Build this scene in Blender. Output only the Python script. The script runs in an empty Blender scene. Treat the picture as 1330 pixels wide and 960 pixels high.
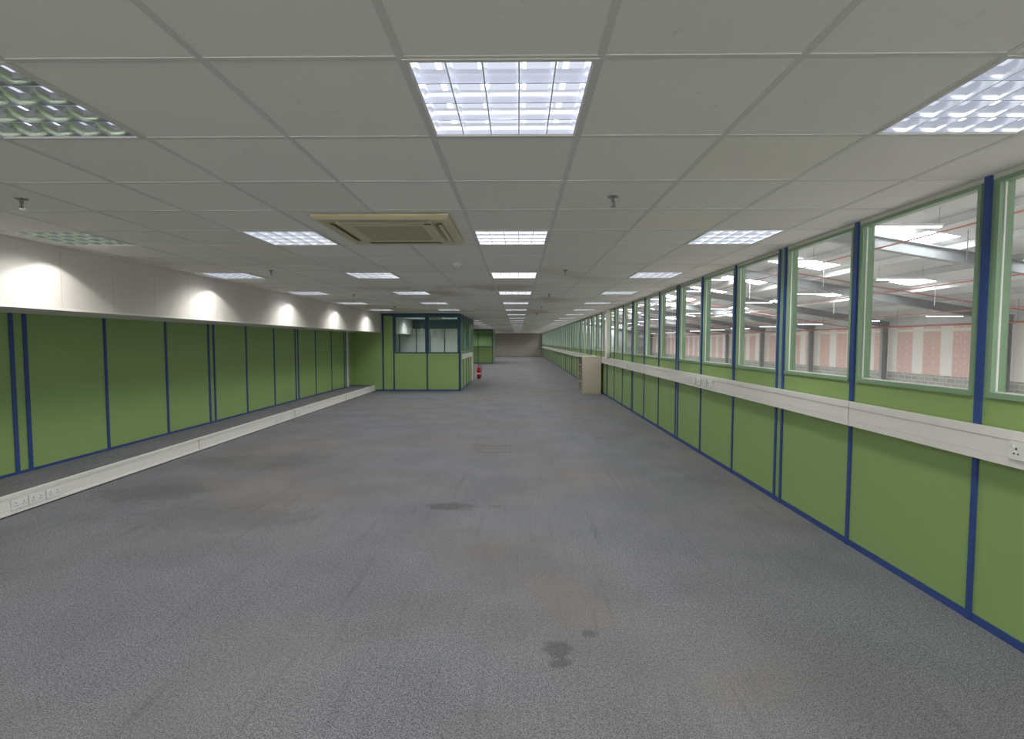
import bpy, math, random
from mathutils import Vector
random.seed(3)
scene = bpy.context.scene
scene.view_settings.view_transform = 'Standard'
scene.view_settings.look = 'None'
scene.view_settings.exposure = 0.0

# ------------------------------------------------------------------ materials
def nt(name):
    m = bpy.data.materials.new(name); m.use_nodes = True
    n = m.node_tree; n.nodes.clear()
    return m, n, n.nodes, n.links
def math_n(N, L, op, a, b=None, clamp=False):
    x = N.new('ShaderNodeMath'); x.operation = op; x.use_clamp = clamp
    for i, v in enumerate((a, b)):
        if v is None: continue
        if isinstance(v, (int, float)): x.inputs[i].default_value = v
        else: L.new(v, x.inputs[i])
    return x.outputs[0]
def mixc(N, L, fac, a, b, mode='MIX'):
    x = N.new('ShaderNodeMix'); x.data_type = 'RGBA'; x.blend_type = mode
    for idx, v in ((0, fac), (6, a), (7, b)):
        if isinstance(v, (int, float)): x.inputs[idx].default_value = v
        elif isinstance(v, tuple): x.inputs[idx].default_value = (*v, 1) if len(v) == 3 else v
        else: L.new(v, x.inputs[idx])
    return x.outputs[2]
def noise(N, L, vec, scale, detail=3, rough=.5, mapscale=None):
    if mapscale:
        mp = N.new('ShaderNodeMapping'); mp.inputs['Scale'].default_value = mapscale
        L.new(vec, mp.inputs[0]); vec = mp.outputs[0]
    x = N.new('ShaderNodeTexNoise'); x.inputs['Scale'].default_value = scale
    x.inputs['Detail'].default_value = detail; x.inputs['Roughness'].default_value = rough
    L.new(vec, x.inputs['Vector']); return x.outputs[0]
def ramp(N, L, v, lo, hi, a=0., b=1.):
    x = N.new('ShaderNodeMapRange'); x.interpolation_type = 'SMOOTHSTEP'
    L.new(v, x.inputs[0])
    for i, k in enumerate((lo, hi, a, b)): x.inputs[i+1].default_value = k
    return x.outputs[0]
def coords(N): return N.new('ShaderNodeTexCoord').outputs['Object']
def finish(N, L, col, rough=.5, metal=0., spec=.5, bump=None, bs=.2, bd=.005):
    b = N.new('ShaderNodeBsdfPrincipled')
    if isinstance(col, tuple): b.inputs['Base Color'].default_value = (*col, 1)
    else: L.new(col, b.inputs['Base Color'])
    if isinstance(rough, (int, float)): b.inputs['Roughness'].default_value = rough
    else: L.new(rough, b.inputs['Roughness'])
    b.inputs['Metallic'].default_value = metal
    b.inputs['Specular IOR Level'].default_value = spec
    if bump is not None:
        bn = N.new('ShaderNodeBump'); bn.inputs['Strength'].default_value = bs
        bn.inputs['Distance'].default_value = bd
        L.new(bump, bn.inputs['Height']); L.new(bn.outputs[0], b.inputs['Normal'])
    o = N.new('ShaderNodeOutputMaterial'); L.new(b.outputs[0], o.inputs[0])
    return b
def simple(name, col, rough=.5, metal=0., spec=.5, var=.06, scale=6., em=None):
    m, n, N, L = nt(name)
    f = noise(N, L, coords(N), scale, 4, .6)
    dark = tuple(c*(1-var*2) for c in col); lite = tuple(min(1, c*(1+var*2)) for c in col)
    c = mixc(N, L, f, dark, lite)
    b = finish(N, L, c, rough, metal, spec)
    if em:
        b.inputs['Emission Color'].default_value = (*em[0], 1); b.inputs['Emission Strength'].default_value = em[1]
        m.cycles.emission_sampling = 'NONE'
    return m
def emis(name, col, s, sample=True):
    m, n, N, L = nt(name)
    e = N.new('ShaderNodeEmission'); e.inputs[0].default_value = (*col, 1); e.inputs[1].default_value = s
    o = N.new('ShaderNodeOutputMaterial'); L.new(e.outputs[0], o.inputs[0])
    if not sample: m.cycles.emission_sampling = 'NONE'
    return m

# carpet
def carpet(name, stains=True):
    m, n, N, L = nt(name); co = coords(N)
    sp = noise(N, L, co, 170, 2, .6)
    sp2 = noise(N, L, co, 55, 3, .7)
    s3 = math_n(N, L, 'ADD', math_n(N, L, 'MULTIPLY', sp, .75), math_n(N, L, 'MULTIPLY', sp2, .25))
    spf = ramp(N, L, s3, .38, .62)
    base = mixc(N, L, spf, (.090, .096, .112), (.292, .299, .322))
    big = noise(N, L, co, .5, 2, .5)
    bf = ramp(N, L, big, .42, .70, 0, .58)
    base = mixc(N, L, bf, base, (.218, .196, .175))
    med = noise(N, L, co, 1.6, 3, .55)
    mf = ramp(N, L, med, .3, .7, .91, 1.05)
    base2 = N.new('ShaderNodeVectorMath'); base2.operation = 'SCALE'
    L.new(base, base2.inputs[0]); L.new(mf, base2.inputs['Scale']); base = base2.outputs[0]
    st = noise(N, L, co, 1.0, 5, .7, (14, .8, 1))
    sf = ramp(N, L, st, .54, .74, 0, .26)
    base = mixc(N, L, sf, base, (.07, .07, .08))
    if stains:
        wob = noise(N, L, co, 9, 3, .6)
        for (x, y, rx, ry, s) in [(.19, 2.43, .085, .075, .5), (.36, 2.57, .05, .04, .4), (.20, 2.32, .06, .04, .45),
                                  (-.61, 4.6, .24, .13, .42), (-.2, 4.6, .08, .05, .25), (-3.2, 6.3, 1.0, .5, .25),
                                  (-3.6, 5.0, .6, .35, .3), (2.0, 5.6, .2, .4, .15), (-2.6, 4.3, .9, .4, .18)]:
            mp = N.new('ShaderNodeMapping'); mp.vector_type = 'POINT'
            mp.inputs['Location'].default_value = (-x/rx, -y/ry, 0)
            mp.inputs['Scale'].default_value = (1/rx, 1/ry, 0)
            L.new(co, mp.inputs[0])
            ln = N.new('ShaderNodeVectorMath'); ln.operation = 'LENGTH'; L.new(mp.outputs[0], ln.inputs[0])
            d = math_n(N, L, 'ADD', ln.outputs['Value'], math_n(N, L, 'MULTIPLY', wob, 1.6))
            f = ramp(N, L, d, 1.35, 1.9, s, 0)
            base = mixc(N, L, f, base, (.06, .06, .062))
        sep = N.new('ShaderNodeSeparateXYZ'); L.new(co, sep.inputs[0])
        for ax in (0, 1):
            fr = math_n(N, L, 'FRACT', math_n(N, L, 'MULTIPLY', sep.outputs[ax], 2.0))
            e = ramp(N, L, math_n(N, L, 'ABSOLUTE', math_n(N, L, 'SUBTRACT', fr, .5)), .490, .499, 0, .10)
            base = mixc(N, L, e, base, (.05, .05, .055))
        vo = N.new('ShaderNodeTexVoronoi'); vo.inputs['Scale'].default_value = 1.7; L.new(co, vo.inputs['Vector'])
        e = ramp(N, L, vo.outputs['Distance'], .008, .013, .6, 0)
        base = mixc(N, L, e, base, (.55, .53, .48))
    finish(N, L, base, .95, 0, .1, s3, .4, .003)
    return m
M_carpet = carpet('carpet_blue_grey')
M_ledge = carpet('ledge_carpet', False)

def ceil_mat():
    m, n, N, L = nt('ceiling_tile'); co = coords(N)
    mp = N.new('ShaderNodeMapping'); mp.inputs['Location'].default_value = (.354/.6, -1.6/.6, 0)
    mp.inputs['Scale'].default_value = (1/.6, 1/.6, 0)
    L.new(co, mp.inputs[0])
    fl = N.new('ShaderNodeVectorMath'); fl.operation = 'FLOOR'; L.new(mp.outputs[0], fl.inputs[0])
    wn = N.new('ShaderNodeTexWhiteNoise'); wn.noise_dimensions = '3D'; L.new(fl.outputs[0], wn.inputs[0])
    c = mixc(N, L, wn.outputs[0], (.85, .825, .785), (.915, .885, .845))
    y = ramp(N, L, wn.outputs[0], .9, .99, 0, .35)
    c = mixc(N, L, y, c, (.84, .79, .61))
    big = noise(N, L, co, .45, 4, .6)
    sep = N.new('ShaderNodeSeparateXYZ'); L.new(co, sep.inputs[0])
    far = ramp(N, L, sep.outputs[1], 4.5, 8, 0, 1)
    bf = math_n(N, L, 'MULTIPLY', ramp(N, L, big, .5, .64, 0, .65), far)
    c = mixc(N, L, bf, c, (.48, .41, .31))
    dirt = noise(N, L, co, 7, 5, .7)
    df = ramp(N, L, dirt, .64, .76, 0, .35)
    c = mixc(N, L, df, c, (.5, .48, .44))
    scuff = noise(N, L, co, 22, 4, .7)
    near = noise(N, L, co, 1.3, 2, .5)
    sf = math_n(N, L, 'MULTIPLY', ramp(N, L, scuff, .66, .72, 0, .5), ramp(N, L, near, .55, .65, 0, 1))
    c = mixc(N, L, sf, c, (.35, .33, .30))
    fine = noise(N, L, co, 140, 2, .6)
    finish(N, L, c, .9, 0, .15, fine, .15, .002); return m
M_ceil = ceil_mat()
M_tbar = simple('ceiling_grid_metal', (.71, .69, .66), .5, 0, .3, .02)
def panel_mat(name, a, b, rough=.38):
    m, n, N, L = nt(name); co = coords(N)
    f = noise(N, L, co, 1.1, 4, .6)
    c = mixc(N, L, f, a, b)
    d = noise(N, L, co, 2.5, 3, .5, (1, 1, .5))
    finish(N, L, c, ramp(N, L, d, .3, .7, rough-.02, rough+.05), 0, .4); return m
M_green = panel_mat('green_laminate', (.280, .418, .150), (.308, .450, .168), .38)
M_greenf = panel_mat('green_frame_paint', (.25, .38, .24), (.29, .43, .28))
M_teal = panel_mat('teal_frame_paint', (.022, .09, .12), (.03, .12, .15))
M_blue = simple('blue_cover_strip', (.038, .080, .26), .4, 0, .4, .08)
M_navy = simple('navy_cover_strip', (.018, .055, .14), .4, 0, .4, .08)
def white_panel():
    m, n, N, L = nt('white_panel'); co = coords(N)
    f = noise(N, L, co, 1.5, 4, .6, (1, 1, .3))
    c = mixc(N, L, f, (.72, .69, .64), (.81, .78, .73))
    d = noise(N, L, co, 14, 5, .7)
    c = mixc(N, L, ramp(N, L, d, .68, .8, 0, .3), c, (.4, .38, .34))
    finish(N, L, c, .8, 0, .15); return m
M_white = white_panel()
M_endw = simple('end_wall_paint', (.50, .46, .43), .7, 0, .3, .04, 1)
M_plastic = simple('white_pvc', (.87, .85, .82), .35, 0, .5, .02, 9)
M_plate = simple('socket_plate', (.88, .88, .86), .3, 0, .5, .01)
M_dark = simple('dark_gap', (.03, .03, .03), .6, 0, .3, .1)
M_joint = simple('grey_joint', (.40, .39, .37), .7, 0, .3, .05)
M_seam = simple('panel_seam', (.55, .53, .49), .7, 0, .3, .05)
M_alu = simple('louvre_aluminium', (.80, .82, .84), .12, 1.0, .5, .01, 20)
M_alu_faintglow = simple('louvre_satin_bright', (.86, .88, .93), .13, 1.0, .5, .01, 20, ((.78, .84, 1.0), .16))  # weak emission added to the blades in place of bright lamp reflections
M_alu_glow = simple('louvre_satin_lit', (.84, .86, .92), .18, 1.0, .5, .01, 20, ((.78, .82, 1.0), .26))  # blade emission added so the louvres look lit at grazing angles
M_lens = emis('fluorescent_diffuser', (.80, .85, 1.0), .92, False)
M_tube = emis('fluorescent_tube', (.93, .95, 1.0), 4.0, False)
M_cream = simple('aged_cream_plastic', (.66, .60, .40), .45, 0, .4, .05, 5)
M_cream2 = simple('cream_grille', (.50, .45, .29), .5, 0, .4, .05, 9)
M_cab = simple('cream_metal', (.56, .51, .42), .45, 0, .4, .04)
M_red = simple('red_paint', (.55, .02, .02), .3, 0, .5, .05)
M_redp = simple('red_pipe_paint', (.48, .20, .17), .5, 0, .4, .1)
M_black = simple('black_rubber', (.02, .02, .02), .5)
M_chrome = simple('chrome', (.45, .44, .42), .25, 1.0, .5, .05)
M_steel = simple('painted_steel', (.34, .36, .37), .55, .0, .4, .1)
M_purl = simple('galvanised_purlin', (.62, .63, .63), .5, .0, .4, .08)
M_roof = simple('roof_liner', (.62, .63, .64), .7, 0, .3, .1, 1)
M_sky = emis('skylight_translucent', (.97, .98, 1.0), 19.0)
M_conc = simple('concrete', (.58, .55, .51), .8, 0, .3, .10, 1.2)
M_door = simple('cream_door', (.66, .58, .42), .45, 0, .4, .04)

def board_mat():
    m, n, N, L = nt('pink_plasterboard'); co = coords(N)
    sep = N.new('ShaderNodeSeparateXYZ'); L.new(co, sep.inputs[0])
    fr = math_n(N, L, 'FRACT', math_n(N, L, 'DIVIDE', sep.outputs[1], 1.75))
    d = math_n(N, L, 'ABSOLUTE', math_n(N, L, 'SUBTRACT', fr, .5))
    wob = noise(N, L, co, 2.0, 3, .6)
    d2 = math_n(N, L, 'ADD', d, math_n(N, L, 'MULTIPLY', wob, .03))
    f = ramp(N, L, d2, .30, .34, 0, 1)
    pinkn = noise(N, L, co, 5, 3, .7)
    pink = mixc(N, L, pinkn, (.68, .47, .42), (.82, .64, .59))
    fz = math_n(N, L, 'FRACT', math_n(N, L, 'MULTIPLY', sep.outputs[2], 3.0))
    fy = math_n(N, L, 'FRACT', math_n(N, L, 'MULTIPLY', sep.outputs[1], 1.75*1.3))
    dz = math_n(N, L, 'ABSOLUTE', math_n(N, L, 'SUBTRACT', fz, .5)); dy = math_n(N, L, 'ABSOLUTE', math_n(N, L, 'SUBTRACT', fy, .5))
    e = math_n(N, L, 'MULTIPLY', ramp(N, L, dz, .10, .16, 1, 0), ramp(N, L, dy, .06, .10, .6, 0))
    pink = mixc(N, L, e, pink, (.84, .82, .79))
    c = mixc(N, L, f, pink, (.86, .84, .81))
    hz = ramp(N, L, math_n(N, L, 'ABSOLUTE', math_n(N, L, 'SUBTRACT', sep.outputs[2], 2.05)), .05, .09, 1, 0)
    c = mixc(N, L, hz, c, (.86, .84, .81))
    finish(N, L, c, .8, 0, .2); return m
M_board = board_mat()
def block_mat():
    m, n, N, L = nt('blockwork'); co = coords(N)
    sep = N.new('ShaderNodeSeparateXYZ'); L.new(co, sep.inputs[0])
    cb = N.new('ShaderNodeCombineXYZ'); L.new(sep.outputs[1], cb.inputs[0]); L.new(sep.outputs[2], cb.inputs[1])
    b = N.new('ShaderNodeTexBrick'); L.new(cb.outputs[0], b.inputs['Vector'])
    b.inputs['Scale'].default_value = 1.0; b.inputs['Brick Width'].default_value = .44; b.inputs['Row Height'].default_value = .22
    b.inputs['Mortar Size'].default_value = .02
    b.inputs['Color1'].default_value = (.46, .46, .44, 1); b.inputs['Color2'].default_value = (.37, .37, .36, 1)
    b.inputs['Mortar'].default_value = (.6, .59, .57, 1)
    finish(N, L, b.outputs[0], .85, 0, .2); return m
M_block = block_mat()
def glass_mat(name, tint=(1, 1, 1), base=.05):
    m, n, N, L = nt(name)
    t = N.new('ShaderNodeBsdfTransparent'); t.inputs[0].default_value = (*tint, 1)
    g = N.new('ShaderNodeBsdfGlossy'); g.inputs['Roughness'].default_value = .02
    lw = N.new('ShaderNodeLayerWeight'); lw.inputs['Blend'].default_value = .5
    p = math_n(N, L, 'POWER', lw.outputs['Facing'], 5.0)
    f = math_n(N, L, 'ADD', math_n(N, L, 'MULTIPLY', p, .7), base, True)
    mx = N.new('ShaderNodeMixShader'); L.new(f, mx.inputs[0]); L.new(t.outputs[0], mx.inputs[1]); L.new(g.outputs[0], mx.inputs[2])
    o = N.new('ShaderNodeOutputMaterial'); L.new(mx.outputs[0], o.inputs[0]); return m
M_glass = glass_mat('window_glass', (.96, .97, .96))
M_glass2 = glass_mat('partition_glass', (.78, .95, 1.0), .08)

# ------------------------------------------------------------------ mesh builder
class MB:
    def __init__(s): s.v = []; s.f = []; s.m = []; s.mats = []; s.sm = []
    def mi(s, m):
        if m not in s.mats: s.mats.append(m)
        return s.mats.index(m)
    def face(s, pts, m, smooth=False):
        b = len(s.v); s.v += [tuple(p) for p in pts]
        s.f.append(tuple(range(b, b+len(pts)))); s.m.append(s.mi(m)); s.sm.append(smooth)
    def raw(s, verts, faces, m, smooth=False):
        b = len(s.v); s.v += [tuple(p) for p in verts]; k = s.mi(m)
        for f in faces: s.f.append(tuple(b+i for i in f)); s.m.append(k); s.sm.append(smooth)
    def box(s, x0, x1, y0, y1, z0, z1, m):
        V = [(x0, y0, z0), (x1, y0, z0), (x1, y1, z0), (x0, y1, z0), (x0, y0, z1), (x1, y0, z1), (x1, y1, z1), (x0, y1, z1)]
        s.raw(V, [(0, 3, 2, 1), (4, 5, 6, 7), (0, 1, 5, 4), (1, 2, 6, 5), (2, 3, 7, 6), (3, 0, 4, 7)], m)
    def cyl(s, p0, p1, r, m, seg=14, r2=None, smooth=True):
        p0 = Vector(p0); p1 = Vector(p1); r2 = r if r2 is None else r2
        d = (p1-p0).normalized(); a = d.orthogonal().normalized(); b = d.cross(a)
        V = []
        for p, rr in ((p0, r), (p1, r2)):
            for i in range(seg):
                t = 2*math.pi*i/seg; V.append(p+(a*math.cos(t)+b*math.sin(t))*rr)
        s.raw(V, [(i, (i+1) % seg, seg+(i+1) % seg, seg+i) for i in range(seg)], m, smooth)
        s.raw(V, [tuple(range(seg-1, -1, -1)), tuple(range(seg, 2*seg))], m)
    def lathe(s, prof, cx, cy, m, seg=24):
        V = []
        for r, z in prof:
            for i in range(seg):
                t = 2*math.pi*i/seg; V.append((cx+r*math.cos(t), cy+r*math.sin(t), z))
        F = []
        for k in range(len(prof)-1):
            for i in range(seg):
                j = (i+1) % seg; F.append((k*seg+i, k*seg+j, (k+1)*seg+j, (k+1)*seg+i))
        s.raw(V, F, m, True)
    def mesh(s, name):
        me = bpy.data.meshes.new(name); me.from_pydata(s.v, [], s.f)
        for m in s.mats: me.materials.append(m)
        me.polygons.foreach_set('material_index', s.m); me.polygons.foreach_set('use_smooth', s.sm)
        me.update(); return me
    def obj(s, name, loc=(0, 0, 0), parent=None):
        return put(s.mesh(name), name, loc, parent)
def put(me, name, loc=(0, 0, 0), parent=None):
    o = bpy.data.objects.new(name, me); scene.collection.objects.link(o); o.location = loc
    if parent: o.parent = parent
    return o
def empty(name, loc=(0, 0, 0)):
    e = bpy.data.objects.new(name, None); scene.collection.objects.link(e); e.location = loc; e.empty_display_size = .2; return e

# ------------------------------------------------------------------ dims
XR = 2.41; XB = -4.1; XL = -4.94; H = 2.33; Y0 = -4.0; Y1 = 52.5; HB = 1.76; LZ = .175; LX = -4.31
XC = -1.74; YA = 15.57; YB = 20.2; YC = 35.7; YD = 39.2
b = MB(); b.box(XL-.1, XR+.12, Y0-.1, Y1+.1, -.12, 0, M_carpet); b.obj('floor')

# ------------------------------------------------------------------ ceiling lights positions
light_cols = [-3.654, -1.854, -.054, 1.746]
rows = [1.9+2.4*k for k in range(-2, 21)]
lights = []
for y in rows:
    for x in light_cols:
        if x == -1.854 and (YA-.4 < y < YB+.4 or YC-.4 < y < YD+.4): x = -2.454
        if abs(y-YA) < .4 or abs(y-YB) < .4 or abs(y-YC) < .4 or abs(y-YD) < .4:
            if x < XC: continue
        lights.append((x, y))
def is_light(cx, cy):
    return any(abs(cx-x) < .1 and abs(cy-y) < .1 for x, y in lights)
b = MB()
xs = [-.354+.6*k for k in range(-7, 5)]
xs = [XB-.05]+[v for v in xs if v > XB]+[XR]
xs = [v for v in sorted(set(xs)) if v <= XR]
ys = [Y0]+[1.6+.6*k for k in range(-9, 85) if Y0 < 1.6+.6*k < Y1]+[Y1]
for i in range(len(xs)-1):
    for j in range(len(ys)-1):
        cx = (xs[i]+xs[i+1])/2; cy = (ys[j]+ys[j+1])/2
        if is_light(cx, cy): continue
        b.box(xs[i], xs[i+1], ys[j], ys[j+1], H, H+.015, M_ceil)
b.box(XB-.9, XR+.2, Y0-.1, Y1+.1, H+.14, H+.2, M_dark)
b.obj('ceiling')
b = MB()
for x in xs[1:-1]: b.box(x-.012, x+.012, Y0, Y1, H-.0026, H+.001, M_tbar)
for y in ys[1:-1]: b.box(XB, XR, y-.011, y+.011, H-.0028, H+.001, M_tbar)
b.box(XR-.02, XR, Y0, Y1, H-.005, H+.001, M_tbar); b.box(XB, XB+.02, Y0, Y1, H-.005, H+.001, M_tbar)
b.obj('trim_1')

def fixture(BL):
    b = MB(); w = .282
    T = .085
    b.face([(-w, -w, T), (-w, w, T), (w, w, T), (w, -w, T)], M_lens)
    for sx, sy in ((1, 0), (-1, 0), (0, 1), (0, -1)):
        if sx: P = [(sx*w, -w, 0), (sx*w, w, 0), (sx*w, w, T), (sx*w, -w, T)]
        else: P = [(-w, sy*w, 0), (w, sy*w, 0), (w, sy*w, T), (-w, sy*w, T)]
        b.face(P, BL)
    for a in (-1, 1):
        b.box(min(a*w, a*.297), max(a*w, a*.297), -.297, .297, -.006, .01, M_tbar)
        b.box(-w, w, min(a*w, a*.297), max(a*w, a*.297), -.006, .01, M_tbar)
    for i in range(4):
        x = -w+(i+.5)*2*w/4
        b.cyl((x, -.275, .066), (x, .275, .066), .010, M_tube, 8)
    prof = [(.0018, .0), (.003, .012), (.0065, .026), (.012, .040), ]
    def blade(c, along):
        for sgn in (-1, 1):
            V = []
            for hw, z in prof:
                for e in (-w, w):
                    V.append((c+sgn*hw, e, z) if along == 'y' else (e, c+sgn*hw, z))
            F = [(2*k, 2*k+1, 2*k+3, 2*k+2) for k in range(len(prof)-1)]
            b.raw(V, F, BL, True)
        q = .0025
        if along == 'y': b.face([(c-q, -w, 0), (c+q, -w, 0), (c+q, w, 0), (c-q, w, 0)], M_plate)
        else: b.face([(-w, c-q, -.0003), (w, c-q, -.0003), (w, c+q, -.0003), (-w, c+q, -.0003)], M_plate)
    for i in range(1, 5): blade(-w+i*2*w/5, 'y')
    for i in range(1, 4): blade(-w+i*2*w/4, 'x')
    for a in (-1, 1):
        blade(a*(w-.002), 'y'); blade(a*(w-.002), 'x')
    return b.mesh('recessed_louvre_light')
FM = fixture(M_alu_glow); FM2 = fixture(M_alu); FM3 = fixture(M_alu_faintglow)
lw_ = bpy.data.lights.new('lamp_wall', 'SPOT'); lw_.color = (1.0, .975, .93); lw_.energy = 6.5; lw_.spot_size = math.radians(119); lw_.spot_blend = .08; lw_.shadow_soft_size = .02
lg_ = bpy.data.lights.new('lamp_gen', 'SPOT'); lg_.color = (1.0, .975, .93); lg_.energy = 40; lg_.spot_size = math.radians(158); lg_.spot_blend = .8; lg_.shadow_soft_size = .12
for x, y in lights:
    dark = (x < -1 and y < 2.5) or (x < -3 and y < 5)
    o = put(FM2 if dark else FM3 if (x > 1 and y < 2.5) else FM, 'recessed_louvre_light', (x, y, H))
    l = bpy.data.objects.new('lamp', lg_); scene.collection.objects.link(l); l.parent = o; l.location = (0, 0, -.012)
    if x < -3 and not (YA < y < YB):
        l = bpy.data.objects.new('edge_lamp', lw_); scene.collection.objects.link(l); l.parent = o; l.location = (-.190, .2, -.024)

# ------------------------------------------------------------------ left wall, bulkhead, ledge
b = MB()
b.box(XL-.1, XL, Y0, Y1, 0, H, M_green)
def blue_l(y, w=.040): b.box(XL, XL+.012, y-w/2, y+w/2, 0, HB, M_blue)
y = 5.08-1.075*8; k = -8
while y < Y1:
    if YA-.4 < y < YB: y += 1.075; k += 1; continue
    if k % 3 == 0: blue_l(y-.07); blue_l(y+.07)
    else: blue_l(y, .034)
    y += 1.075; k += 1
b.box(XL, XL+.03, 14.87, 15.0, 0, HB, M_white)
b.box(XL, XL+.015, Y0, YA, LZ, LZ+.025, M_blue)
b.obj('wall_left')
b = MB()
b.box(XL, XB, Y0, Y1, HB, H+.1, M_white)
y = 4.65-.6*14
while y < Y1:
    b.box(XB, XB+.0003, y-.002, y+.002, HB, H, M_seam); y += .6
b.box(XB, XB+.006, Y0, Y1, HB, HB+.02, M_plastic)
b.obj('wall_bulkhead')

def socket(b, x, y, z, nx, w=.146, h=.086):
    x1 = x+nx*.009
    b.box(min(x, x1), max(x, x1), y-w/2, y+w/2, z-h/2, z+h/2, M_plate)
    x2 = x1+nx*.001
    lo, hi = min(x1, x2), max(x1, x2)
    for s in (-1, 1):
        cy = y+s*w*.24
        b.box(lo, hi, cy-.004, cy+.004, z+.004, z+.014, M_dark)
        b.box(lo, hi, cy-.014, cy-.007, z-.018, z-.011, M_dark)
        b.box(lo, hi, cy+.007, cy+.014, z-.018, z-.011, M_dark)
        x3 = x1+nx*.004
        b.box(min(x1, x3), max(x1, x3), cy+s*.018-.006, cy+s*.018+.006, z+.012, z+.03, M_plastic)
    b.box(min(x, x+nx*.001), max(x, x+nx*.001), y-w/2-.003, y+w/2+.003, z-h/2-.003, z+h/2+.003, M_joint)
b = MB()
b.box(XL+.001, LX-.035, Y0, YA-.01, 0, LZ, M_ledge)
b.box(LX-.035, LX, Y0, YA-.01, .012, LZ+.004, M_plastic)
b.box(LX, LX+.006, Y0, YA-.01, LZ-.02, LZ+.004, M_plastic)
b.box(LX, LX+.006, Y0, YA-.01, .012, .03, M_plastic)
b.box(LX-.03, LX-.006, Y0, YA-.01, 0, .012, M_dark)
for y in (3.2, 4.37, 4.53, 4.70, 9.2, 9.4, 9.8, 10.0, 10.2): socket(b, LX, y, .09, 1)
for y in range(-3, 15, 3): b.box(LX, LX+.0065, y+.9, y+.904, .03, LZ, M_joint)
b.obj('trim_raised_ledge')

# ------------------------------------------------------------------ right wall
SILL = 1.20; WT = 2.30; P = 1.03; W0 = 2.73-P*6
b = MB()
b.box(XR, XR+.09, Y0, Y1, 0, SILL, M_green)
b.box(XR, XR+.09, Y0, Y1, WT, H+.14, M_white)
b.box(XR-.006, XR, Y0, Y1, 0.0, .045, M_blue)
y = W0; k = -6
posts = []
while y < Y1-.3:
    posts.append((y, k % 3 == 2)); y += P; k += 1
for y, dbl in posts:
    hw = .075 if dbl else .042
    b.box(XR, XR+.09, y-hw, y+hw, SILL, WT, M_greenf)
    if dbl:
        for s in (-1, 1):
            b.box(XR-.012, XR, y+s*.055-.015, y+s*.055+.015, 0, .9, M_blue)
            b.box(XR-.014, XR, y+s*.052-.015, y+s*.052+.015, 1.0, H-.006, M_blue)
        b.box(XR-.006, XR, y-.035, y+.035, 1.0, H-.006, M_greenf)
    else:
        b.box(XR-.012, XR, y-.015, y+.015, 0, .9, M_blue)
        b.box(XR-.014, XR, y-.019, y+.019, 1.0, H-.006, M_blue)
b.obj('wall_right')
def window_mesh(L, hw0, hw1):
    b = MB(); a0 = hw0; a1 = L-hw1; f = .022
    x0, x1 = -.006, .045
    b.box(x0, x1, a0, a0+f, SILL, WT, M_greenf); b.box(x0, x1, a1-f, a1, SILL, WT, M_greenf)
    b.box(x0, x1, a0+f, a1-f, SILL, SILL+f, M_greenf); b.box(x0, x1, a0+f, a1-f, WT-f, WT, M_greenf)
    b.box(x0-.006, x0, a0+.002, a1-.002, SILL-.006, SILL+.012, M_greenf)
    g = .006
    for (p, q) in ((a0+f, a0+f+g), (a1-f-g, a1-f)): b.box(.018, .026, p, q, SILL+f, WT-f, M_plate)
    b.box(.018, .026, a0+f, a1-f, SILL+f, SILL+f+g, M_plate)
    b.face([(.022, a0+f, SILL+f), (.022, a1-f, SILL+f), (.022, a1-f, WT-f), (.022, a0+f, WT-f)], M_glass)
    return b.mesh('window')
cache = {}
for i in range(len(posts)-1):
    (ya, da), (yb, db) = posts[i], posts[i+1]
    key = (da, db)
    if key not in cache: cache[key] = window_mesh(P, .075 if da else .042, .075 if db else .042)
    put(cache[key], 'window_%d' % (i+1), (XR, ya, 0))
b = MB()
b.box(XR, XR+.09, posts[-1][0], Y1, SILL, WT, M_greenf); b.box(XR, XR+.09, Y0, posts[0][0], SILL, WT, M_greenf)
b.obj('wall_right_infill')
TX = XR-.062
b = MB()
b.box(TX+.006, XR-.0145, Y0, Y1, .885, 1.052, M_plastic)
b.box(TX, TX+.006, Y0, Y1, .885, .925, M_plastic); b.box(TX, TX+.006, Y0, Y1, 1.012, 1.052, M_plastic)
b.box(TX+.003, TX+.006, Y0, Y1, .928, 1.009, M_plastic)
for y in range(-3, 52, 3): b.box(TX-.0008, TX+.001, y+.7, y+.704, .885, 1.052, M_joint)
for y in (2.41, 6.35, 6.55, 6.75, 6.95, 7.15, 11.0, 11.2, 20, 30): socket(b, TX, y, .968, -1)
b.obj('trim_dado_trunking')
b = MB(); b.box(XR-.10, XR-.016, 13.62, 13.78, 1.053, H-.006, M_white); b.box(XR-.106, XR-.10, 13.61, 13.79, 1.053, H-.006, M_plastic)
b.obj('trim_pillar_casing')

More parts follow.
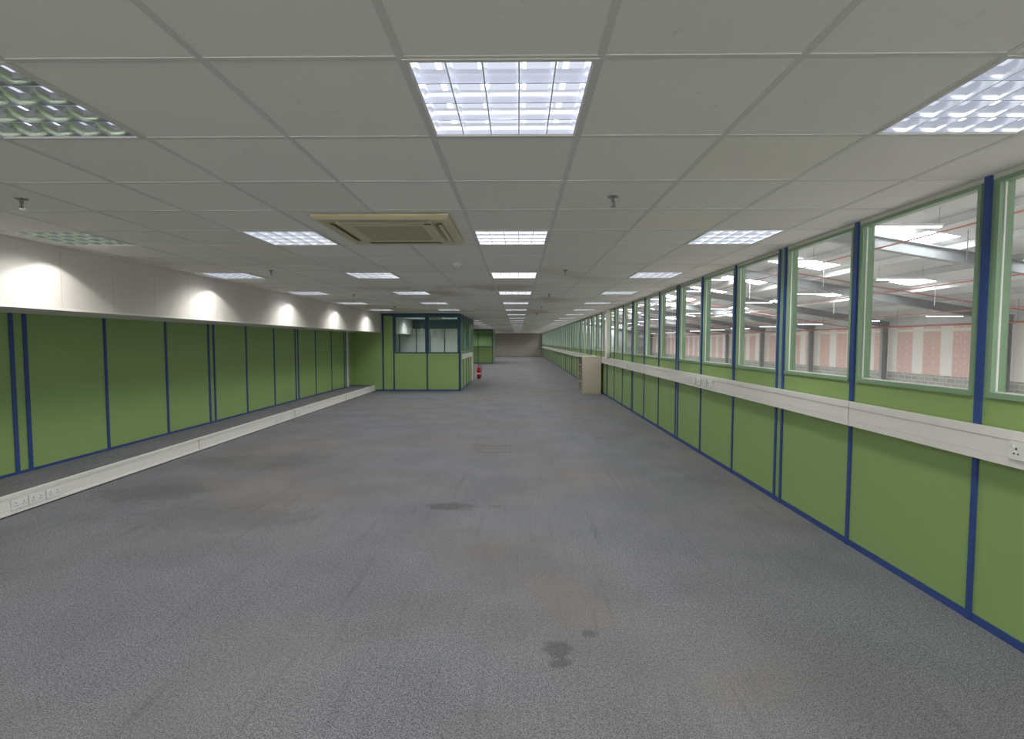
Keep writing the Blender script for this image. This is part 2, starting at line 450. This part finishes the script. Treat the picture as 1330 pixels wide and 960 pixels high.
# end wall; back wall with unseen windows added to brighten the ceiling
b = MB(); b.box(XL-.1, XR+.1, Y1, Y1+.1, 0, H+.1, M_endw)
b.box(XL, XR, Y1-.012, Y1, 0, .1, M_joint); b.obj('wall_end')
b = MB(); b.box(XL-.1, XR+.1, Y0-.1, Y0, 0, .75, M_white); b.box(XL-.1, XR+.1, Y0-.1, Y0, 2.25, H+.2, M_white)
nx = 5; x = XB+.1; wd = (XR-.1-x)/nx
b.box(XL-.1, XB+.1, Y0-.1, Y0, .75, 2.25, M_white); b.box(XR-.1, XR+.1, Y0-.1, Y0, .75, 2.25, M_white)
for i in range(1, nx): b.box(x+i*wd-.04, x+i*wd+.04, Y0-.1, Y0, .75, 2.25, M_white)
b.box(XL, XR, Y0, Y0+.012, 0, .1, M_joint)
b.obj('wall_back')
for i in range(nx):  # panes added out of view to let sky light into the room
    b = MB(); p = x+i*wd+.04; q = x+(i+1)*wd-.04
    b.face([(p, Y0-.05, .75), (q, Y0-.05, .75), (q, Y0-.05, 2.25), (p, Y0-.05, 2.25)], M_glass)
    for (a, c, d, e) in ((p, p+.04, .75, 2.25), (q-.04, q, .75, 2.25), (p+.04, q-.04, .75, .79), (p+.04, q-.04, 2.21, 2.25)): b.box(a, c, Y0-.07, Y0-.03, d, e, M_greenf)
    b.obj('window_%d' % (60+i))

# ------------------------------------------------------------------ partition room
def front_partition(yf, xl, stripes, xr=XC):
    b = MB(); t = .06; s = 1.13; top = 2.25
    b.box(xl, xr, yf, yf+t, 0, s, M_green)
    b.box(XB+.02, xr, yf, yf+t, top, H-.005, M_teal)
    b.box(xl, XB+.02, yf, yf+t, s, HB, M_green)
    b.box(XB+.001, XB+.02, yf, yf+t, HB, H-.005, M_green)
    b.box(xl, xr, yf-.01, yf, 0, .045, M_blue)
    b.box(XB, xr, yf-.012, yf, H-.04, H-.005, M_navy)
    for x in stripes: b.box(x-.02, x+.02, yf-.014, yf+t, 0, H-.005 if x > XB else HB, M_navy)
    return b, s, top, t
b, s, top, t = front_partition(YA, XL, [-4.06, -3.73, -2.73, XC-.02])
b.box(-4.03, -3.76, YA, YA+t, s, top, M_green)
for x0, x1 in ((-3.71, -2.75), (-2.71, XC-.04)):
    for (p, q, r, u) in ((x0, x0+.04, s, top), (x1-.04, x1, s, top), (x0+.04, x1-.04, s, s+.04), (x0+.04, x1-.04, top-.04, top)):
        b.box(p, q, YA-.006, YA+t, r, u, M_teal)
    b.face([(x0+.04, YA+.03, s+.04), (x1-.04, YA+.03, s+.04), (x1-.04, YA+.03, top-.04), (x0+.04, YA+.03, top-.04)], M_glass2)
b.obj('wall_partition_front')
b = MB()
ye = 19.1
b.box(XC-.06, XC, YA+.06, ye, 0, s, M_green); b.box(XC-.06, XC, YA+.06, YB, top-.1, H-.005, M_teal)
b.box(XC, XC+.01, YA+.06, ye, 0, .045, M_blue); b.box(XC, XC+.05, YA+.3, ye, .95, 1.1, M_plastic)
for i in range(4):
    y0 = YA+.06+i*.87; y1 = y0+.87
    b.box(XC-.06, XC+.012, y0-.02, y0+.02, 0, H-.005, M_navy)
    b.box(XC-.06, XC+.004, y0+.03, y0+.08, s, top-.1, M_greenf); b.box(XC-.06, XC+.004, y1-.08, y1-.03, s, top-.1, M_greenf)
    b.box(XC-.06, XC+.004, y0+.08, y1-.08, s, s+.05, M_greenf)
    b.face([(XC-.03, y0+.08, s+.05), (XC-.03, y1-.08, s+.05), (XC-.03, y1-.08, top-.1), (XC-.03, y0+.08, top-.1)], M_glass2)
b.box(XC-.06, XC+.012, ye-.02, ye+.04, 0, H-.005, M_navy)
b.box(XC-.06, XC+.012, YB-.08, YB, 0, H-.005, M_greenf)
b.obj('wall_partition_side')
b = MB()
b.box(XC-.045, XC-.005, ye+.045, YB-.085, .006, top-.105, M_door)
b.box(XC-.005, XC, ye+.14, YB-.18, 1.1, 1.95, M_glass2)
b.cyl((XC-.005, YB-.16, 1.0), (XC+.045, YB-.16, 1.0), .01, M_chrome); b.cyl((XC+.045, YB-.165, 1.0), (XC+.045, YB-.29, 1.0), .01, M_chrome)
b.obj('door_1')
b = MB()
b.box(XL, XC-.06, YB-.06, YB, 0, .9, M_green)
b.box(XL, XC-.06, YB-.06, YB, .9, HB, M_white); b.box(XB+.001, XC-.06, YB-.06, YB, HB, 1.98, M_white)  # white band painted in place of daylight seen through the booth glass
b.box(XB+.001, XC-.06, YB-.06, YB, 1.98, H-.005, M_teal)
for x in (-4.6, -3.95, -3.4, -2.85, -2.3): b.box(x-.02, x+.02, YB-.07, YB-.06, 0, H-.005 if x > XB else HB, M_teal)
b.obj('wall_partition_back')
b, s, top, t = front_partition(YC, XL, [-3.9, -2.75, XC-.02])
for x0, x1 in ((-3.87, -2.78), (-2.72, XC-.06)):
    b.box(x0, x1, YC, YC+.05, s, s+.05, M_teal); b.face([(x0, YC+.03, s+.05), (x1, YC+.03, s+.05), (x1, YC+.03, top), (x0, YC+.03, top)], M_glass2)
b.box(XC-.06, XC, YC+.06, YD, 0, H-.005, M_green); b.box(XL, XC, YD, YD+.06, 0, HB, M_green); b.box(XB+.001, XC, YD, YD+.06, HB, H-.005, M_green)
for i in range(4): b.box(XC, XC+.012, YC+.1+i*1.0, YC+.14+i*1.0, 0, H-.005, M_blue)
b.obj('wall_partition_far')

# ------------------------------------------------------------------ AC cassette
def cassette():
    b = MB(); a = .46; z0 = -.035
    rings = [(a, 0), (a, -.018), (a-.02, -.034), (.40, z0), (.40, z0+.004), (.335, z0+.012), (.33, z0-.002), (.245, z0-.002)]
    V = []; F = []
    for r, z in rings: V += [(-r, -r, z), (r, -r, z), (r, r, z), (-r, r, z)]
    for k in range(len(rings)-1):
        for i in range(4):
            j = (i+1) % 4; F.append((4*k+i, 4*k+j, 4*k+4+j, 4*k+4+i))
    b.raw(V, F, M_cream)
    for i in range(4):
        ang = i*math.pi/2; c, s_ = math.cos(ang), math.sin(ang)
        def R(p): return (p[0]*c-p[1]*s_, p[0]*s_+p[1]*c, p[2])
        b.face([R((-.30, -.395, z0-.0005)), R((.30, -.395, z0-.0005)), R((.30, -.35, z0-.0005)), R((-.30, -.35, z0-.0005))], M_cream2)
        b.face([R((-.295, -.360, z0-.0012)), R((.295, -.360, z0-.0012)), R((.295, -.352, z0-.0012)), R((-.295, -.352, z0-.0012))], M_dark)
        b.face([R((-.295, -.39, z0-.003)), R((.295, -.39, z0-.003)), R((.295, -.362, z0-.006)), R((-.295, -.362, z0-.006))], M_cream)
    b.face([(-.25, -.25, z0+.01), (.25, -.25, z0+.01), (.25, .25, z0+.01), (-.25, .25, z0+.01)], M_dark)
    for i in range(17):
        y = -.24+i*.03; b.box(-.245, .245, y-.010, y+.010, z0-.004, z0+.006, M_cream2)
    for x in (-.12, 0, .12): b.box(x-.005, x+.005, -.245, .245, z0-.005, z0, M_cream2)
    b.box(.27, .32, -.32, -.30, z0-.006, z0, M_dark)
    return b
cassette().obj('ceiling_air_conditioner', (-.92, 3.93, H-.004))

def sprinkler():
    b = MB()
    b.lathe([(.0, -.0), (.034, 0), (.034, -.004), (.026, -.008), (.012, -.009), (.010, -.026), (.006, -.028), (0, -.028)], 0, 0, M_chrome)
    for s in (-1, 1):
        b.cyl((s*.009, 0, -.026), (s*.012, 0, -.042), .0022, M_chrome, 8); b.cyl((s*.012, 0, -.042), (0, 0, -.058), .0022, M_chrome, 8)
    b.cyl((0, 0, -.026), (0, 0, -.056), .003, M_black, 8)
    b.cyl((0, 0, -.057), (0, 0, -.060), .016, M_chrome, 16)
    return b.mesh('ceiling_sprinkler')
SM = sprinkler()
for i in range(12):
    for x in (.556, -2.95):
        put(SM, 'ceiling_sprinkler', (x, 3.1+3.12*i, H-.0002))
for i, yy in enumerate((5.65, 13.2)):
    b = MB(); b.lathe([(0, 0), (.05, 0), (.05, -.015), (.043, -.022), (.032, -.024), (.03, -.036), (.02, -.042), (0, -.042)], 0, 0, M_plate)
    b.obj('smoke_detector', (-.66, yy, H-.0002))

# ------------------------------------------------------------------ bookcase
b = MB(); x0, x1, y0, y1, h = 1.80, 2.335, 14.65, 15.5, 1.05
b.box(x0, x1, y0, y0+.02, .04, h-.02, M_cab); b.box(x0, x1, y1-.02, y1, .04, h-.02, M_cab)
b.box(x0-.01, x1, y0-.008, y1+.008, h-.02, h+.01, M_cab); b.box(x0+.02, x1, y0+.01, y1-.01, 0, .06, M_cab)
b.box(x1-.015, x1, y0+.02, y1-.02, .06, h-.02, M_cab)
for z in (.3, .55, .80): b.box(x0+.005, x1-.015, y0+.02, y1-.02, z, z+.02, M_cab)
for i in range(9):
    z = .1+i*.1; b.box(x0+.03, x0+.04, y0-.0008, y0+.001, z, z+.035, M_dark)
for zz, n_ in ((.06, 6), (.32, 4), (.57, 5)):
    for i in range(n_): b.box(x0+.12, x1-.1, y0+.08+i*.1, y0+.14+i*.1, zz+.001, zz+.19-.02*(i % 3), [M_black, M_steel, M_conc][i % 3])
b.obj('open_bookcase')

b = MB()
b.lathe([(0, 0), (.07, 0), (.08, .012), (.08, .40), (.072, .44), (.045, .475), (.022, .49), (.022, .51), (0, .51)], 0, 0, M_red)
b.lathe([(.0805, .18), (.0808, .18), (.0808, .24), (.0805, .24)], 0, 0, M_plate)
b.cyl((0, 0, .505), (0, 0, .55), .016, M_chrome); b.box(-.012, .012, -.11, .02, .545, .553, M_black); b.box(-.012, .012, -.10, .02, .57, .578, M_black)
b.cyl((0, .015, .55), (0, .015, .575), .008, M_black)
pts = [(.02, 0, .53), (.07, 0, .54), (.10, 0, .48), (.10, 0, .30), (.095, 0, .15)]
for p, q in zip(pts, pts[1:]): b.cyl(p, q, .010, M_black, 10)
b.cyl((.095, 0, .15), (.095, 0, .08), .010, M_black, 10, .016)
b.obj('fire_extinguisher', (-1.57, 20.75, 0))

b = MB()
hx, hy, r = -.32, 7.1, .22
for a in (-1, 1):
    b.box(hx+a*r-.002, hx+a*r+.002, hy-r, hy+r, 0, .0015, M_dark); b.box(hx-r, hx+r, hy+a*r-.002, hy+a*r+.002, 0, .0015, M_dark)
b.box(hx-r+.008, hx+r-.008, hy-r+.008, hy+r-.008, 0, .001, M_carpet)
b.obj('floor_access_hatch')

# ------------------------------------------------------------------ warehouse beyond glass
E = 1.48; XW = 20.0; YW0, YW1 = -10.0, 80.0; ZF = -3.0
def rz(x): return E+1.25+.17*(20-x) if x >= 8 else E+1.25+.17*12-.17*(8-x)
b = MB(); b.box(XR+.1, XW+.2, YW0, YW1, ZF-.1, ZF, M_conc); b.obj('floor_warehouse')
b = MB()
b.box(XW, XW+.2, YW0, YW1, ZF, E-1.6, M_block)
b.box(XW-.02, XW+.2, YW0, YW1, E-1.6, E+.80, M_board)
b.box(XW, XW+.2, YW0, YW1, E+.80, E+1.4, M_roof)
b.obj('wall_warehouse_far')
b = MB()
for yy_ in (YW0-.2, YW1):
    b.box(XR+.1, XW+.2, yy_, yy_+.2, ZF, E-.8, M_block); b.box(XR+.1, XW+.2, yy_, yy_+.2, E-.8, E+3.6, M_roof)
b.obj('wall_warehouse_gable')
b = MB(); b.box(XR+.1, XR+.14, YW0, YW1, H+.14, E+2.6, M_roof)
b.box(XR+.1, XR+.14, YW0, YW1, ZF, -.0, M_block)
b.box(XR+.1, XR+.14, YW0, Y0, 0, H+.14, M_block); b.box(XR+.1, XR+.14, Y1, YW1, 0, H+.14, M_block)
b.obj('wall_warehouse_near')
b = MB(); bs = MB()
xsr = [XR+.1, 5.0, 7.0, 8.0, 9.6, 11.4, 13.6, 14.8, 17.2, 20.2]
skyc = {(9.6, 11.4), (13.6, 14.8), (5.0, 7.0)}
y = YW0; toggle = 0
while y < YW1:
    seg = 1.3 if toggle % 2 else 3.7
    ye_ = min(y+seg, YW1)
    for i in range(len(xsr)-1):
        p, q = xsr[i], xsr[i+1]
        tgt = bs if ((p, q) in skyc and toggle % 2) else b
        m = M_sky if tgt is bs else M_roof
        tgt.face([(p, y, rz(p)), (p, ye_, rz(p)), (q, ye_, rz(q)), (q, y, rz(q))], m)
    y = ye_; toggle += 1
b.obj('ceiling_warehouse_roof'); bs.obj('roof_skylights')
WS = empty('warehouse_roof_structure')
b = MB()
def rafter(y):
    for xa, xb in ((XR+.2, 8), (8, XW-.1)):
        za, zb = rz(xa)-.22, rz(xb)-.22
        for dz0, dz1, hw in ((0, .02, .09), (-.32, -.30, .09), (-.30, 0, .008)):
            V = [(xa, y-hw, za+dz0), (xb, y-hw, zb+dz0), (xb, y+hw, zb+dz0), (xa, y+hw, za+dz0),
                 (xa, y-hw, za+dz1), (xb, y-hw, zb+dz1), (xb, y+hw, zb+dz1), (xa, y+hw, za+dz1)]
            b.raw(V, [(0, 3, 2, 1), (4, 5, 6, 7), (0, 1, 5, 4), (1, 2, 6, 5), (2, 3, 7, 6), (3, 0, 4, 7)], M_steel)
    x = XW-.35
    b.box(x-.15, x-.13, y-.09, y+.09, ZF, rz(x)-.5, M_steel); b.box(x+.13, x+.15, y-.09, y+.09, ZF, rz(x)-.5, M_steel); b.box(x-.13, x+.13, y-.008, y+.008, ZF, rz(x)-.5, M_steel)
for i in range(13): rafter(YW0+3.2+7.0*i)
b.obj('portal_frames', parent=WS)
b = MB()
for x in [3.5+1.65*i for i in range(10)]:
    z = rz(x)
    b.box(x-.006, x+.006, YW0+.3, YW1-.3, z-.20, z-.01, M_purl); b.box(x-.05, x+.006, YW0+.3, YW1-.3, z-.21, z-.20, M_purl)
b.obj('purlins', parent=WS)
b = MB()
b.cyl((XW-.7, YW0+.3, E+.76), (XW-.7, YW1-.3, E+.76), .04, M_redp)
for x in (13.0, 16.5, 9.2):
    z = rz(x)-.7
    b.cyl((x, YW0+.3, z), (x, YW1-.3, z), .02, M_redp, 10)
for i in range(7):
    y = YW0+4+12.0*i; b.cyl((9.2, y, rz(9.2)-.7), (13, y, rz(13)-.7), .02, M_redp, 10); b.cyl((13, y, rz(13)-.7), (XW-.7, y, E+.76), .02, M_redp, 10)
for i in range(14):
    y = YW0+4+6.0*i
    for x in (11, 15, 18): b.cyl((x, y+1, rz(x)-.05), (x, y+1, rz(x)-.8), .012, M_steel, 6)
b.obj('sprinkler_pipes', parent=WS)
b = MB()
for i in range(16):
    for x in (8.8, 12.3, 17.8):
        y = YW0+2+5.0*i; z = rz(x)-.55
        b.box(x-.75, x+.75, y-.08, y+.08, z, z+.05, M_purl); b.box(x-.73, x+.73, y-.05, y+.05, z-.03, z, M_tube)
        for s in (-.7, .7): b.cyl((x+s, y, z+.05), (x+s, y, rz(x)-.1), .006, M_steel, 6)
b.obj('batten_lights', parent=WS)

w = bpy.data.worlds.new('World'); scene.world = w; w.use_nodes = True
w.node_tree.nodes['Background'].inputs[0].default_value = (1.0, .98, .95, 1); w.node_tree.nodes['Background'].inputs[1].default_value = 5.1

cam = bpy.data.cameras.new('camera'); co_ = bpy.data.objects.new('camera', cam); scene.collection.objects.link(co_)
cam.sensor_width = 36; cam.lens = 675/1330*36; cam.clip_end = 300; cam.clip_start = .02
co_.location = (0, 0, 1.48); co_.rotation_euler = (math.radians(90-3.053), 0, math.radians(.68))
scene.camera = co_
